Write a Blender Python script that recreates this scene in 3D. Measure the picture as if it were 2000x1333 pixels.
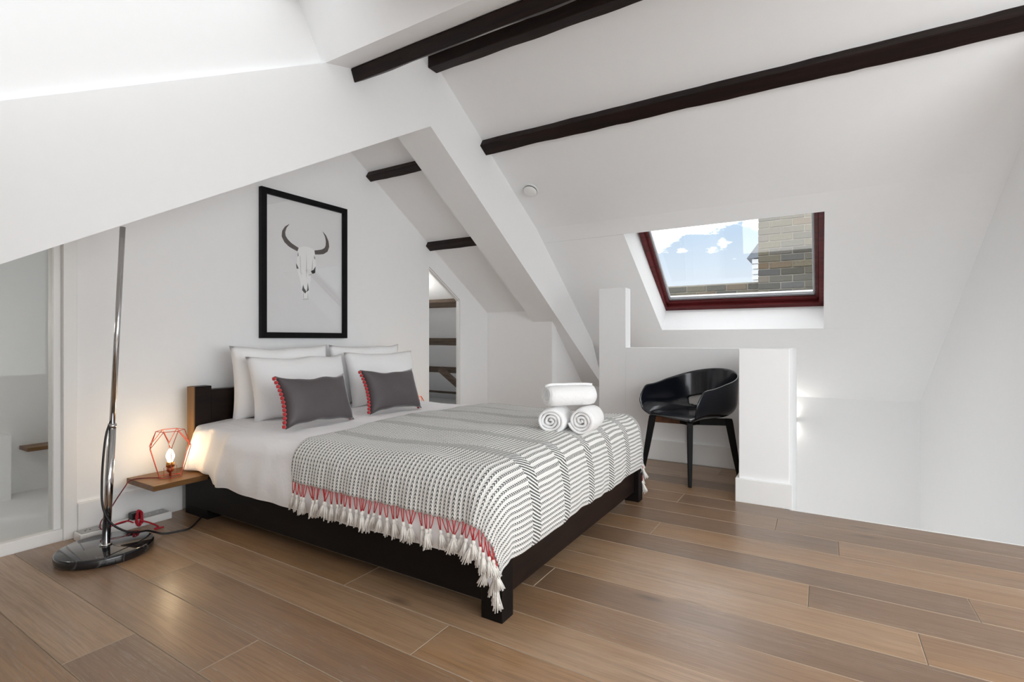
import bpy, bmesh, math, random
from mathutils import Vector, Matrix, noise
R = math.radians
scene = bpy.context.scene
for o in list(bpy.data.objects): bpy.data.objects.remove(o)
COL = scene.collection
random.seed(7)

# ------------------------------------------------------------------ camera
cd = bpy.data.cameras.new('camera'); cam = bpy.data.objects.new('camera', cd); COL.objects.link(cam)
cd.sensor_width = 36; cd.lens = 17.82; cd.shift_y = -3.5 / 2000; cd.clip_start = .02; cd.clip_end = 300
cam.location = (0, 0, 1.0); cam.rotation_euler = (R(90), 0, R(31.43 - 90))
scene.camera = cam
# ------------------------------------------------------------------ colour
vs = scene.view_settings
scene.display_settings.display_device = 'sRGB'
vs.view_transform = 'Standard'; vs.look = 'None'; vs.exposure = 0.25; vs.gamma = 1.0; vs.use_curve_mapping = False
scene.cycles.max_bounces = 14; scene.cycles.diffuse_bounces = 10; scene.cycles.transparent_max_bounces = 16
scene.cycles.sample_clamp_indirect = 6
# ------------------------------------------------------------------ sky: pale blue with a bank of bright cloud
W = bpy.data.worlds.new('World'); scene.world = W; W.use_nodes = True
nt = W.node_tree; nt.nodes.clear()
def wn(t, **k):
    n = nt.nodes.new(t)
    for a, b in k.items(): setattr(n, a, b)
    return n
out = wn('ShaderNodeOutputWorld'); bg = wn('ShaderNodeBackground'); bg.inputs[1].default_value = 2.35
tc = wn('ShaderNodeTexCoord'); sep = wn('ShaderNodeSeparateXYZ'); nt.links.new(tc.outputs['Generated'], sep.inputs[0])
rmp = wn('ShaderNodeValToRGB'); e = rmp.color_ramp.elements
e[0].position = 0.0; e[0].color = (.36, .37, .38, 1); e[1].position = .55; e[1].color = (.22, .42, .72, 1)
m = rmp.color_ramp.elements.new(.10); m.color = (.31, .34, .37, 1)
m = rmp.color_ramp.elements.new(.19); m.color = (.235, .29, .355, 1)
nt.links.new(sep.outputs[2], rmp.inputs[0])
mp = wn('ShaderNodeMapping'); mp.inputs['Scale'].default_value = (1, 1, 2.2); nt.links.new(tc.outputs['Generated'], mp.inputs[0])
nz = wn('ShaderNodeTexNoise'); nz.inputs['Scale'].default_value = 11; nz.inputs['Detail'].default_value = 7; nz.inputs['Roughness'].default_value = .62
nt.links.new(mp.outputs[0], nz.inputs[0])
mr = wn('ShaderNodeMapRange'); mr.inputs[1].default_value = .13; mr.inputs[2].default_value = .235; mr.inputs[3].default_value = -.22; mr.inputs[4].default_value = .32
nt.links.new(sep.outputs[2], mr.inputs[0])
ad = wn('ShaderNodeMath', operation='ADD'); nt.links.new(nz.outputs[0], ad.inputs[0]); nt.links.new(mr.outputs[0], ad.inputs[1])
cr = wn('ShaderNodeMapRange'); cr.inputs[1].default_value = .50; cr.inputs[2].default_value = .60; nt.links.new(ad.outputs[0], cr.inputs[0])
mx = wn('ShaderNodeMix', data_type='RGBA'); nt.links.new(cr.outputs[0], mx.inputs[0]); nt.links.new(rmp.outputs[0], mx.inputs[6]); mx.inputs[7].default_value = (1, 1, 1, 1)
nt.links.new(mx.outputs[2], bg.inputs[0]); nt.links.new(bg.outputs[0], out.inputs[0])
# ------------------------------------------------------------------ skylight daylight and added fill lights
def area(name, loc, direction, sx, sy, power, col=(1, 1, 1), spread=180):
    l = bpy.data.lights.new(name, 'AREA'); l.shape = 'RECTANGLE'; l.size = sx; l.size_y = sy; l.energy = power; l.color = col; l.spread = R(spread)
    o = bpy.data.objects.new(name, l); COL.objects.link(o); o.location = loc
    o.rotation_euler = Vector(direction).to_track_quat('-Z', 'Y').to_euler(); return o
zL = lambda x: 2.51 - .565 * (1.83 - x)      # left slope
LN = Vector((-.492, 0, .871))            # outward normal of the left roof slope
RN = Vector((.5145, 0, .8575))           # outward normal of the upper right slope
WN = Vector((.615, 0, .7885))            # outward normal of the lower right slope
SKY_P, STAIR_FILL_P, REAR_FILL_P, DORMER_FILL_P = 1, 15, 88, 36
area('daylight_skylight', Vector((1.025, 2.1, zL(1.025))) + LN * .56, -LN, .55, 1.8, SKY_P, (.97, .985, 1))
area('rear_window_fill', (.9, -2.75, 1.4), (0, 1, 0), 3.5, 1.8, REAR_FILL_P, (.965, .985, 1))  # added fill for the whole room, set outside an invented window
area('dormer_window_fill', (-1.55, -1.4, 1.45), (1, 0, 0), 1.9, 1.8, DORMER_FILL_P, (.965, .985, 1))  # added fill from the left, set outside an invented dormer
area('stairwell_fill', (4.9, .6, -2.2), (0, 0, 1), 1.2, 1.0, STAIR_FILL_P, (1, .98, .95))  # added upward fill for the stairwell, no window stands here

# ================================================================== materials
MATS = {}
class NB:
    def __init__(s, name):
        s.m = bpy.data.materials.new(name); s.m.use_nodes = True; s.t = s.m.node_tree; s.b = s.t.nodes['Principled BSDF']; s.o = s.t.nodes['Material Output']
        MATS[name] = s.m
    def n(s, t, **k):
        x = s.t.nodes.new(t)
        for a, b in k.items(): setattr(x, a, b)
        return x
    def l(s, a, b): s.t.links.new(a, b)
    def val(s, x, inp):
        if isinstance(x, (int, float)): inp.default_value = x
        else: s.l(x, inp)
    def math(s, op, a, b=0.0, c=0.0, clamp=False):
        x = s.n('ShaderNodeMath', operation=op, use_clamp=clamp); s.val(a, x.inputs[0]); s.val(b, x.inputs[1]); s.val(c, x.inputs[2]); return x.outputs[0]
    def mix(s, f, a, b):
        x = s.n('ShaderNodeMix', data_type='RGBA'); s.val(f, x.inputs[0])
        for v, i in ((a, 6), (b, 7)):
            if isinstance(v, tuple): x.inputs[i].default_value = (*v, 1)
            else: s.l(v, x.inputs[i])
        return x.outputs[2]
    def noise(s, vec, scale, detail=4, rough=.55, dist=0):
        x = s.n('ShaderNodeTexNoise'); x.inputs['Scale'].default_value = scale; x.inputs['Detail'].default_value = detail
        x.inputs['Roughness'].default_value = rough; x.inputs['Distortion'].default_value = dist
        if vec is not None: s.l(vec, x.inputs['Vector'])
        return x.outputs['Fac']
    def ramp(s, f, stops):
        x = s.n('ShaderNodeValToRGB'); el = x.color_ramp.elements
        while len(el) < len(stops): el.new(.5)
        for e_, (p, c) in zip(el, stops): e_.position = p; e_.color = (*c, 1)
        s.l(f, x.inputs[0]); return x.outputs[0]
    def mapping(s, vec, scale=(1, 1, 1), loc=None, rot=None):
        x = s.n('ShaderNodeMapping'); x.inputs['Scale'].default_value = scale; s.l(vec, x.inputs[0])
        if rot: x.inputs['Rotation'].default_value = rot
        if loc is not None:
            if isinstance(loc, tuple): x.inputs['Location'].default_value = loc
            else: s.l(loc, x.inputs['Location'])
        return x.outputs[0]
    def bump(s, h, strength=.3, dist=.01):
        x = s.n('ShaderNodeBump'); x.inputs['Strength'].default_value = strength; x.inputs['Distance'].default_value = dist
        s.l(h, x.inputs['Height']); s.l(x.outputs[0], s.b.inputs['Normal'])
    def col(s, c):
        if isinstance(c, tuple): s.b.inputs['Base Color'].default_value = (*c, 1)
        else: s.l(c, s.b.inputs['Base Color'])
    def set(s, **k):
        for a, v in k.items():
            s.b.inputs[a.replace('_', ' ')].default_value = v
        return s
    def obj(s): return s.n('ShaderNodeTexCoord').outputs['Object']
    def rnd(s): return s.n('ShaderNodeObjectInfo').outputs['Random']

def simple(name, c, rough=.5, metal=0.0, nscale=0, nstr=.1, var=0.0, **k):
    b = NB(name); b.set(Roughness=rough, Metallic=metal)
    if k: b.set(**k)
    if var:
        f = b.noise(b.obj(), max(nscale * .25, 1.5), 3)
        b.col(b.mix(f, tuple(x * (1 - var) for x in c), tuple(min(1, x * (1 + var)) for x in c)))
    else: b.col(c)
    if nscale: b.bump(b.noise(b.obj(), nscale, 4), nstr, .004)
    return b.m

WALL = simple('wall_paint', (.872, .876, .88), .75, 0, 90, .03, .012)
TRIMP = simple('trim_paint', (.85, .85, .84), .45, 0, 60, .02, .01)
CEILP = simple('ceiling_paint', (.868, .874, .88), .85, 0, 70, .03, .012)
WHITE_PL = simple('white_plastic', (.82, .82, .81), .35, 0, 40, .01, .01)
GREY_PL = simple('brushed_grey_plate', (.42, .42, .42), .35, .6, 80, .05, .03)
BLACK_PL = simple('black_plastic', (.012, .012, .013), .4, 0, 60, .03, .1)
DARKSLOT = simple('dark_slot', (.02, .02, .02), .6, 0, 30, .02, .1)
SUB = simple('subfloor', (.05, .032, .02), .8, 0, 30, .1, .2)
CHROME = simple('brushed_chrome', (.62, .62, .63), .12, 1.0, 120, .01, .02)
COPPER = simple('copper_red_wire', (.50, .085, .05), .3, .55, 80, .05, .1)
SOCKET = simple('copper_lamp_holder', (.45, .14, .07), .28, .9, 60, .04, .1)
BRASS = simple('brass_collar', (.62, .33, .12), .25, .95, 60, .04, .1)
CABLE_B = simple('black_cable', (.012, .011, .012), .45, 0, 60, .03, .1)
CABLE_R = simple('red_fabric_cord', (.48, .012, .03), .7, 0, 300, .4, .12)
CABLE_D = simple('dark_red_cord', (.16, .012, .014), .6, 0, 300, .4, .12)
LACQ = simple('black_lacquer', (.0045, .006, .011), .2, 0, 25, .01, .2, Coat_Weight=.25, Coat_Roughness=.1)
LEGB = simple('black_stained_wood', (.004, .0035, .0035), .5, 0, 60, .08, .3, Specular_IOR_Level=.2)
FRAME_B = simple('black_picture_frame', (.003, .003, .0035), .5, 0, 80, .05, .2, Specular_IOR_Level=.15)
PAPER = simple('print_paper', (.82, .82, .825), .8, 0, 200, .02, .01)
INK_H = simple('print_horn_ink', (.07, .055, .05), .8, 0, 45, .02, .55)
INK_S = simple('print_skull_ink', (.93, .93, .93), .8, 0, 20, .02, .06)
INK_G = simple('print_grey_ink', (.56, .56, .56), .8, 0, 30, .02, .2)
INK_D = simple('print_dark_ink', (.04, .04, .042), .8, 0, 45, .02, .4)
SLATE = simple('slate', (.16, .18, .21), .6, 0, 12, .3, .25)
SIDING = simple('pale_siding', (.62, .64, .66), .6, 0, 20, .1, .05)
LEAD = simple('grey_roof_covering', (.22, .23, .24), .6, 0, 12, .2, .15)
MORTAR = simple('mortar', (.36, .34, .29), .95, 0, 60, .4, .2)
POM = simple('red_pompom_wool', (.52, .016, .022), .9, 0, 260, 1.0, .2, Sheen_Weight=.4)
TASSEL = simple('white_tassel_cotton', (.80, .77, .72), .9, 0, 300, .6, .06, Sheen_Weight=.3)
TCORD = simple('red_tassel_cord', (.55, .035, .04), .8, 0, 300, .6, .15)
GASKET = simple('grey_window_gasket', (.34, .35, .37), .35, .5, 50, .02, .05)
ALU = simple('aluminium_glazing_bead', (.70, .71, .73), .3, .6, 50, .02, .03)

def glassy(name, ior=1.45, tint=(1, 1, 1), rough=0.0, refl=1.0):
    b = NB(name); b.t.nodes.remove(b.b)
    tr = b.n('ShaderNodeBsdfTransparent'); tr.inputs[0].default_value = (*tint, 1)
    gl = b.n('ShaderNodeBsdfGlossy'); gl.inputs['Roughness'].default_value = rough
    f0 = ((ior - 1) / (ior + 1)) ** 2
    lw_ = b.n('ShaderNodeLayerWeight'); lw_.inputs[0].default_value = .5
    fr = b.math('ADD', f0, b.math('MULTIPLY', b.math('POWER', lw_.outputs['Facing'], 5.0), 1 - f0))
    ms = b.n('ShaderNodeMixShader'); b.l(b.math('MULTIPLY', fr, refl, clamp=True), ms.inputs[0]); b.l(tr.outputs[0], ms.inputs[1]); b.l(gl.outputs[0], ms.inputs[2]); b.l(ms.outputs[0], b.o.inputs[0])
    return b.m
GLASS = glassy('window_glass', 1.45, (.97, .98, .985))
GLASS_P = glassy('picture_glass', 1.5, (.99, .99, .99), 0, 1.3)
GLASS_D = glassy('partition_glass', 1.5, (.86, .86, .85), 0, .3)

def emit(name, c, s):
    b = NB(name); b.col((.9, .9, .9)); b.b.inputs['Emission Color'].default_value = (*c, 1); b.b.inputs['Emission Strength'].default_value = s; return b.m
BULB = emit('lamp_bulb_glow', (1, .80, .52), 12)
LEDG = emit('wall_light_lens', (1, .94, .84), 9)

def wood_dark(name, c1, c2, rough, axis, bstr=.25):
    b = NB(name); sc = [9, 9, 9]; sc[axis] = .8
    v = b.mapping(b.obj(), tuple(sc)); f = b.noise(v, 3, 6, .6, .6)
    b.col(b.ramp(f, [(.25, c1), (.62, c2)])); b.set(Roughness=rough, Specular_IOR_Level=.22)
    sc2 = [60, 60, 60]; sc2[axis] = 3
    b.bump(b.noise(b.mapping(b.obj(), tuple(sc2)), 1.2, 5), bstr, .003); return b.m
BEAM = wood_dark('dark_stained_beam', (.003, .0015, .0015), (.016, .006, .004), .5, 1, .5)
BED = wood_dark('dark_wenge_wood', (.0015, .001, .001), (.005, .003, .0025), .55, 1, .15)
BEDX = wood_dark('dark_wenge_wood_cross', (.003, .0018, .0015), (.014, .006, .004), .45, 0, .15)
SHELFW = wood_dark('brown_shelf_wood', (.10, .047, .017), (.20, .10, .038), .38, 0, .2)
LAMPLITW = wood_dark('lamplit_wood_edge', (.20, .095, .028), (.32, .17, .06), .4, 2, .2)  # headboard side wood with lamp glow painted into its colour
CHAIR_LIT = wood_dark('lit_chair_bar', (.06, .02, .007), (.14, .05, .015), .35, 0, .2)  # black-stained chair bar, light on it painted in as brown
TIMBER = wood_dark('old_brown_timber', (.085, .062, .048), (.17, .13, .10), .8, 1, .6)
MAHOG = wood_dark('mahogany_window_frame', (.045, .006, .007), (.12, .016, .017), .3, 1, .12)

# oak planks
b = NB('oak_plank'); ob = b.obj(); rn = b.rnd()
off = b.n('ShaderNodeCombineXYZ'); b.l(b.math('MULTIPLY', rn, 37.0), off.inputs[0]); b.l(b.math('MULTIPLY', rn, 91.0), off.inputs[1])
vl = b.mapping(ob, (6, 1.0, 6), off.outputs[0])
big = b.noise(vl, 1.0, 3, .55, .4)
vg = b.mapping(ob, (70, 2.2, 70), off.outputs[0]); grain = b.noise(vg, 1.0, 5, .6, .9)
vr = b.mapping(ob, (9, .55, 9), off.outputs[0])
wv = b.n('ShaderNodeTexWave', wave_type='BANDS', bands_direction='X'); wv.inputs['Scale'].default_value = 3.4; wv.inputs['Distortion'].default_value = 22; wv.inputs['Detail'].default_value = 3; wv.inputs['Detail Scale'].default_value = .8
b.l(vr, wv.inputs[0])
tone = b.math('ADD', b.math('MULTIPLY', rn, .62), b.math('MULTIPLY', big, .55))
base = b.ramp(tone, [(.16, (.165, .105, .068)), (.42, (.250, .150, .086)), (.66, (.345, .200, .100)), (.95, (.40, .265, .165))])
base = b.mix(b.math('MULTIPLY', b.math('SUBTRACT', grain, .42, clamp=True), 1.5, clamp=True), base, (.13, .075, .043))
lime = b.math('MULTIPLY', b.math('GREATER_THAN', wv.outputs[0], .80), b.math('SUBTRACT', b.noise(b.mapping(ob, (40, 9, 40), off.outputs[0]), 1.6, 4, .7), .38, clamp=True))
limef = b.math('MULTIPLY', lime, b.math('MULTIPLY', b.math('SUBTRACT', b.noise(b.mapping(ob, (3, .9, 3), off.outputs[0]), 1.4, 2), .46, clamp=True), 22, clamp=True))
base = b.mix(b.math('MULTIPLY', limef, 1.1, clamp=True), base, (.52, .44, .36))
kn = b.n('ShaderNodeTexVoronoi', feature='F1'); kn.inputs['Scale'].default_value = 1.0; b.l(b.mapping(ob, (4.2, 1.5, 4.2), off.outputs[0]), kn.inputs[0])
knot = b.math('SUBTRACT', 1.0, b.math('MULTIPLY', kn.outputs['Distance'], 9.0), clamp=True)
base = b.mix(b.math('MULTIPLY', knot, .7), base, (.05, .026, .014))
base = b.mix(b.math('MULTIPLY', b.math('POWER', wv.outputs[0], 3.0), .22), base, (.11, .065, .04))
b.col(base); b.set(Roughness=.36, Coat_Weight=.22, Coat_Roughness=.26)
b.l(b.math('ADD', .22, b.math('MULTIPLY', grain, .20)), b.b.inputs['Roughness'])
b.bump(b.math('ADD', b.math('MULTIPLY', grain, .6), b.math('MULTIPLY', limef, -.4)), .22, .0015)
OAK = b.m
PLANKEDGE = simple('plank_joint_edge', (.36, .27, .19), .6, 0, 60, .1, .2)

# woven throw (uv in metres: u across the bed, v along the bed)
b = NB('woven_throw'); uv = b.n('ShaderNodeUVMap').outputs[0]
s3 = b.n('ShaderNodeSeparateXYZ'); b.l(uv, s3.inputs[0]); u, v = s3.outputs[0], s3.outputs[1]
P = .0205
f = b.math('FRACT', b.math('DIVIDE', v, P)); d = b.math('ABSOLUTE', b.math('SUBTRACT', f, .5))
zig = b.math('FRACT', b.math('ADD', b.math('DIVIDE', u, .0125), b.math('MULTIPLY', d, 2.6)))
darkrow = b.math('MULTIPLY', b.math('LESS_THAN', d, .24), b.math('LESS_THAN', zig, .62))
seam = b.math('MULTIPLY', b.math('GREATER_THAN', d, .45), b.math('LESS_THAN', b.math('FRACT', b.math('DIVIDE', u, .0125)), .35))
dk = b.math('MAXIMUM', darkrow, b.math('MULTIPLY', seam, .35))
bu = b.math('ABSOLUTE', b.math('SUBTRACT', b.math('FRACT', b.math('ADD', b.math('DIVIDE', b.math('SUBTRACT', u, 1.71), .27), .5)), .5))   # bands every 27 cm
inb = b.math('MULTIPLY', b.math('LESS_THAN', bu, .125), b.math('GREATER_THAN', u, 1.58))
twill = b.math('LESS_THAN', b.math('FRACT', b.math('DIVIDE', b.math('ADD', v, b.math('MULTIPLY', u, .55)), .0135)), .52)
pat = b.math('ADD', b.math('MULTIPLY', dk, b.math('SUBTRACT', 1.0, inb)), b.math('MULTIPLY', twill, inb), clamp=True)
pat = b.math('MULTIPLY', pat, b.math('ADD', .72, b.math('MULTIPLY', b.noise(uv, 160, 3), .45)), clamp=True)
b.col(b.mix(pat, (.80, .79, .76), (.045, .052, .053))); b.set(Roughness=.95, Sheen_Weight=.15)
hh = b.math('ADD', b.math('MULTIPLY', b.math('SUBTRACT', 1.0, pat), .8), b.math('MULTIPLY', b.math('COSINE', b.math('MULTIPLY', f, 6.283)), -.5))
b.bump(hh, .55, .004); THROW = b.m

def cloth(name, c, fine, wr, wscale, sheen=0.0, rough=.85, aniso=(1, 1, 1)):
    b = NB(name); o_ = b.obj(); b.col(c); b.set(Roughness=rough, Sheen_Weight=sheen)
    h = b.math('ADD', b.math('MULTIPLY', b.noise(b.mapping(o_, aniso), wscale, 4, .5, .8), 1.0), b.math('MULTIPLY', b.noise(o_, fine, 2), .06))
    b.bump(h, wr, .03); return b.m
SHEET = cloth('white_cotton_sheet', (.90, .89, .90), 420, .35, 5, .1, .85, (1.6, 1.0, .8))
PILLOW = cloth('white_pillowcase', (.90, .90, .905), 420, .25, 6, .1)
TOWEL = cloth('white_terry_towel', (.84, .84, .84), 500, .35, 14, .2, .95)
b = NB('grey_velvet'); b.set(Roughness=.55, Sheen_Weight=.55, Sheen_Roughness=.3)
lw = b.n('ShaderNodeLayerWeight'); lw.inputs[0].default_value = .35
b.col(b.mix(b.math('MULTIPLY', b.noise(b.obj(), 5, 3), .6), (.070, .058, .062), (.105, .092, .096)))
b.bump(b.noise(b.obj(), 7, 3), .25, .02); VELVET = b.m
b = NB('black_marble'); o_ = b.obj()
vn = b.n('ShaderNodeTexWave'); vn.inputs['Scale'].default_value = 3; vn.inputs['Distortion'].default_value = 14; vn.inputs['Detail'].default_value = 5; b.l(o_, vn.inputs[0])
b.col(b.mix(b.math('MULTIPLY', b.math('SUBTRACT', vn.outputs[0], .97, clamp=True), 6, clamp=True), (.012, .012, .014), (.25, .25, .26))); b.set(Roughness=.08, Coat_Weight=.5); MARBLE = b.m
b = NB('old_stock_brick'); rn = b.rnd(); o_ = b.obj()
bc = b.ramp(rn, [(0.0, (.12, .115, .10)), (.25, (.20, .185, .14)), (.5, (.30, .26, .17)), (.72, (.16, .165, .165)), (.88, (.36, .30, .22)), (1.0, (.26, .17, .09))])
n1 = b.noise(b.mapping(o_, (14, 14, 14), b.math('MULTIPLY', rn, 50.0)), 1.4, 5, .7)
b.col(b.mix(b.math('MULTIPLY', b.math('SUBTRACT', n1, .38, clamp=True), 3.0, clamp=True), bc, (.10, .10, .09))); b.set(Roughness=.95); b.bump(n1, .8, .01); BRICK = b.m

# ================================================================== mesh helpers
def tag(o, label=None, cat=None, group=None, kind=None):
    if label: o['label'] = label
    if cat: o['category'] = cat
    if group: o['group'] = group
    if kind: o['kind'] = kind
    return o
def empty(name, loc=(0, 0, 0), rz=0.0, label=None, cat=None, group=None, kind=None, parent=None):
    o = bpy.data.objects.new(name, None); COL.objects.link(o); o.location = loc; o.rotation_euler = (0, 0, rz); o.empty_display_size = .1
    if parent: o.parent = parent
    return tag(o, label, cat, group, kind)
class MB:
    def __init__(s): s.v = []; s.f = []; s.mi = []
    def add(s, vs_, fs, mi=0):
        k = len(s.v); s.v += [tuple(p) for p in vs_]; s.f += [tuple(i + k for i in f) for f in fs]; s.mi += [mi] * len(fs); return s
    def box(s, x0, x1, y0, y1, z0, z1, mi=0):
        return s.add([(x, y, z) for x in (x0, x1) for y in (y0, y1) for z in (z0, z1)], [(0, 1, 3, 2), (4, 6, 7, 5), (0, 4, 5, 1), (2, 3, 7, 6), (0, 2, 6, 4), (1, 5, 7, 3)], mi)
    def prism(s, poly, axis_vec, mi=0):
        n = len(poly); a = [Vector(p) for p in poly]; bb = [p + Vector(axis_vec) for p in a]
        return s.add(a + bb, [tuple(range(n))[::-1], tuple(range(n, 2 * n))] + [(i, (i + 1) % n, n + (i + 1) % n, n + i) for i in range(n)], mi)
    def tube(s, pts, r, n=8, mi=0, cap=True):
        pts = [Vector(p) for p in pts]; rr = r if isinstance(r, (list, tuple)) else [r] * len(pts); rings = []; prev = None
        for i, p in enumerate(pts):
            t = (pts[min(i + 1, len(pts) - 1)] - pts[max(i - 1, 0)]).normalized()
            if prev is None: a = t.orthogonal().normalized()
            else: a = (prev - t * prev.dot(t)).normalized()
            prev = a; c = t.cross(a); rings.append([p + (a * math.cos(2 * math.pi * j / n) + c * math.sin(2 * math.pi * j / n)) * rr[i] for j in range(n)])
        vs_ = [q for g in rings for q in g]; fs = []
        for i in range(len(pts) - 1):
            for j in range(n): fs.append((i * n + j, i * n + (j + 1) % n, (i + 1) * n + (j + 1) % n, (i + 1) * n + j))
        if cap: fs += [tuple(range(n))[::-1], tuple(range((len(pts) - 1) * n, len(pts) * n))]
        return s.add(vs_, fs, mi)
    def lathe(s, prof, n=24, mi=0, c=(0, 0, 0)):
        vs_ = [(c[0] + r * math.cos(2 * math.pi * j / n), c[1] + r * math.sin(2 * math.pi * j / n), c[2] + z) for r, z in prof for j in range(n)]
        fs = [(i * n + j, i * n + (j + 1) % n, (i + 1) * n + (j + 1) % n, (i + 1) * n + j) for i in range(len(prof) - 1) for j in range(n)]
        return s.add(vs_, fs + [tuple(range(n))[::-1], tuple(range((len(prof) - 1) * n, len(prof) * n))], mi)
    def build(s, name, mat, parent=None, smooth=False, bevel=0.0, kind=None, loc=None, segs=2, label=None):
        me = bpy.data.meshes.new(name); me.from_pydata(s.v, [], s.f)
        for m_ in (mat if isinstance(mat, (list, tuple)) else [mat]): me.materials.append(m_)
        for p, i in zip(me.polygons, s.mi): p.material_index = i; p.use_smooth = smooth
        bm = bmesh.new(); bm.from_mesh(me); bmesh.ops.recalc_face_normals(bm, faces=bm.faces); bm.to_mesh(me); bm.free()
        o = bpy.data.objects.new(name, me); COL.objects.link(o)
        if parent: o.parent = parent
        if loc is not None: o.location = loc
        if bevel:
            md = o.modifiers.new('bevel', 'BEVEL'); md.width = bevel; md.segments = segs; md.limit_method = 'ANGLE'; md.angle_limit = R(40)
            md.harden_normals = False
        if kind: o['kind'] = kind
        if label: o['label'] = label
        return o
def smooth_curve(pts, k=6):
    P_ = [Vector(p) for p in pts]; P_ = [P_[0] * 2 - P_[1]] + P_ + [P_[-1] * 2 - P_[-2]]; r = []
    for i in range(1, len(P_) - 2):
        for j in range(k):
            t = j / k; a, b_, c, d_ = P_[i - 1:i + 3]
            r.append(.5 * ((2 * b_) + (c - a) * t + (2 * a - 5 * b_ + 4 * c - d_) * t * t + (3 * b_ - a - 3 * c + d_) * t ** 3))
    return r + [P_[-2]]
def copy_tree(o, parent=None):
    c = o.copy(); COL.objects.link(c); c.parent = parent
    for ch in [x for x in bpy.data.objects if x.parent == o]: copy_tree(ch, c)
    return c
def S(name, mb, mat, parent=None, label=None, **k):
    o = mb.build(name, mat, parent, **k)
    if parent is None: o['kind'] = 'structure'
    if label: o['label'] = label
    return o

# ================================================================== structure
YW = 3.22                                   # headboard wall plane
zR = lambda x: 2.044 + .60 * (4.23 - x)      # upper right slope
zW = lambda x: 2.044 - .78 * (x - 4.23)      # lower right slope (rooflight)
zB = lambda x: min(2.39 - .62 * (x - 2.972), 2.559 - .57 * (2.70 - x))   # lower ceiling behind the truss
RX, RZ = 2.70, zR(2.70)

# ---- floor with planks
floor = S('floor', MB().box(-1.3, 3.37, -2.5, YW, -.24, -.024).box(3.37, 4.4, .2, YW, -.24, -.024).box(4.4, 6.1, 1.55, YW, -.24, -.024), SUB)
floor['label'] = 'brown limed oak plank floor of the attic bedroom'
ends = {7: [.044 + .0], 8: [-.48], 6: [-.279], 10: [-.068], 3: [1.656], 2: [1.11], 0: [1.597], -1: [1.991], 5: [.995], 4: [-.6], 1: [.35], 9: [.75]}
def add_plank(x0, x1, y0, y1):
    g = .0006; t = .0022; cx_, cy_ = (x0 + x1) / 2, (y0 + y1) / 2; a, c = (x1 - x0) / 2 - g, (y1 - y0) / 2 - g
    r = lambda A, C, z: [(-A, -C, z), (A, -C, z), (A, C, z), (-A, C, z)]
    vs_ = r(a, c, -.02) + r(a, c, -.0016) + r(a - t, c - t, 0)
    fs = [(8, 9, 10, 11)] + [(i, (i + 1) % 4, 4 + (i + 1) % 4, 4 + i) for i in range(4)] + [(4 + i, 4 + (i + 1) % 4, 8 + (i + 1) % 4, 8 + i) for i in range(4)]
    mb = MB().add(vs_[:], fs[:1]); mb.add(vs_, fs[1:5], 1); mb.add(vs_, fs[5:], 1)
    return mb.build('plank', [OAK, PLANKEDGE], floor, loc=(cx_, cy_, 0))
rp = random.Random(5)
for k in range(-10, 27):
    x0 = .804 + .198 * k; x1 = x0 + .198
    if k < 13: ya, yb = -2.5, YW - .005
    elif x1 < 4.40: ya, yb = .19, YW - .005
    else: ya, yb = 1.56, YW - .005
    if x0 > 6.0: break
    seed = ends.get(k, [rp.uniform(-.8, .9)])[0]
    cuts = [seed]; y = seed
    while y < yb: y += rp.uniform(1.75, 2.15); cuts.append(y)
    y = seed
    while y > ya: y -= rp.uniform(1.75, 2.15); cuts.append(y)
    cuts = sorted([q for q in cuts if ya + .12 < q < yb - .12] + [ya, yb])
    for q0, q1 in zip(cuts, cuts[1:]): add_plank(x0, x1, q0, q1)
S('trim_2', MB().box(3.3785, 3.392, -.99, .16, -.26, .0), TRIMP, label='white edge where floor meets stairwell')

# ---- headboard wall (with the opening into the eaves)
w = MB(); A = (3.741, 1.689); B = (4.216, 1.405)
w.prism([(1.03, YW, -.02), (3.741, YW, -.02), (3.741, YW, zB(3.741)), (2.70, YW, zB(2.70)), (1.03, YW, zB(1.03))], (0, .12, 0))
w.prism([(3.741, YW, 1.689), (4.216, YW, 1.405), (4.216, YW, zB(4.216)), (3.741, YW, zB(3.741))], (0, .03, 0))
w.prism([(4.216, YW, -.02), (4.85, YW, -.02), (4.85, YW, zB(4.85)), (4.216, YW, zB(4.216))], (0, .03, 0))
S('wall_headboard', w, WALL, label='white wall behind the bed')
cs = MB()
for (x0, z0, x1, z1) in ((3.741, 1.689, 4.216, 1.405), (4.216, 1.405, 4.216, -.0)):
    dx, dz = x1 - x0, z1 - z0; L = math.hypot(dx, dz); nx, nz_ = dz / L, -dx / L
    cs.prism([(x0, YW - .006, z0), (x1, YW - .006, z1), (x1 + nx * .012, YW - .006, z1 + nz_ * .012), (x0 + nx * .012, YW - .006, z0 + nz_ * .012)], (0, .036, 0))
d1 = S('door_1', cs, TRIMP, label='slim frame of the sloped eaves opening right of the bed')
gk = MB()
for (x0, z0, x1, z1) in ((3.741, 1.689, 4.216, 1.405), (4.216, 1.405, 4.216, .0)):
    dx, dz = x1 - x0, z1 - z0; L = math.hypot(dx, dz); nx, nz_ = -dz / L, dx / L
    gk.prism([(x0, YW - .003, z0), (x1, YW - .003, z1), (x1 + nx * .007, YW - .003, z1 + nz_ * .007), (x0 + nx * .007, YW - .003, z0 + nz_ * .007)], (0, .003, 0))
gk.build('shadow_gap', simple('grey_shadow_gap', (.16, .16, .16), .7, 0, 30, .02, .05), d1)
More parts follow.
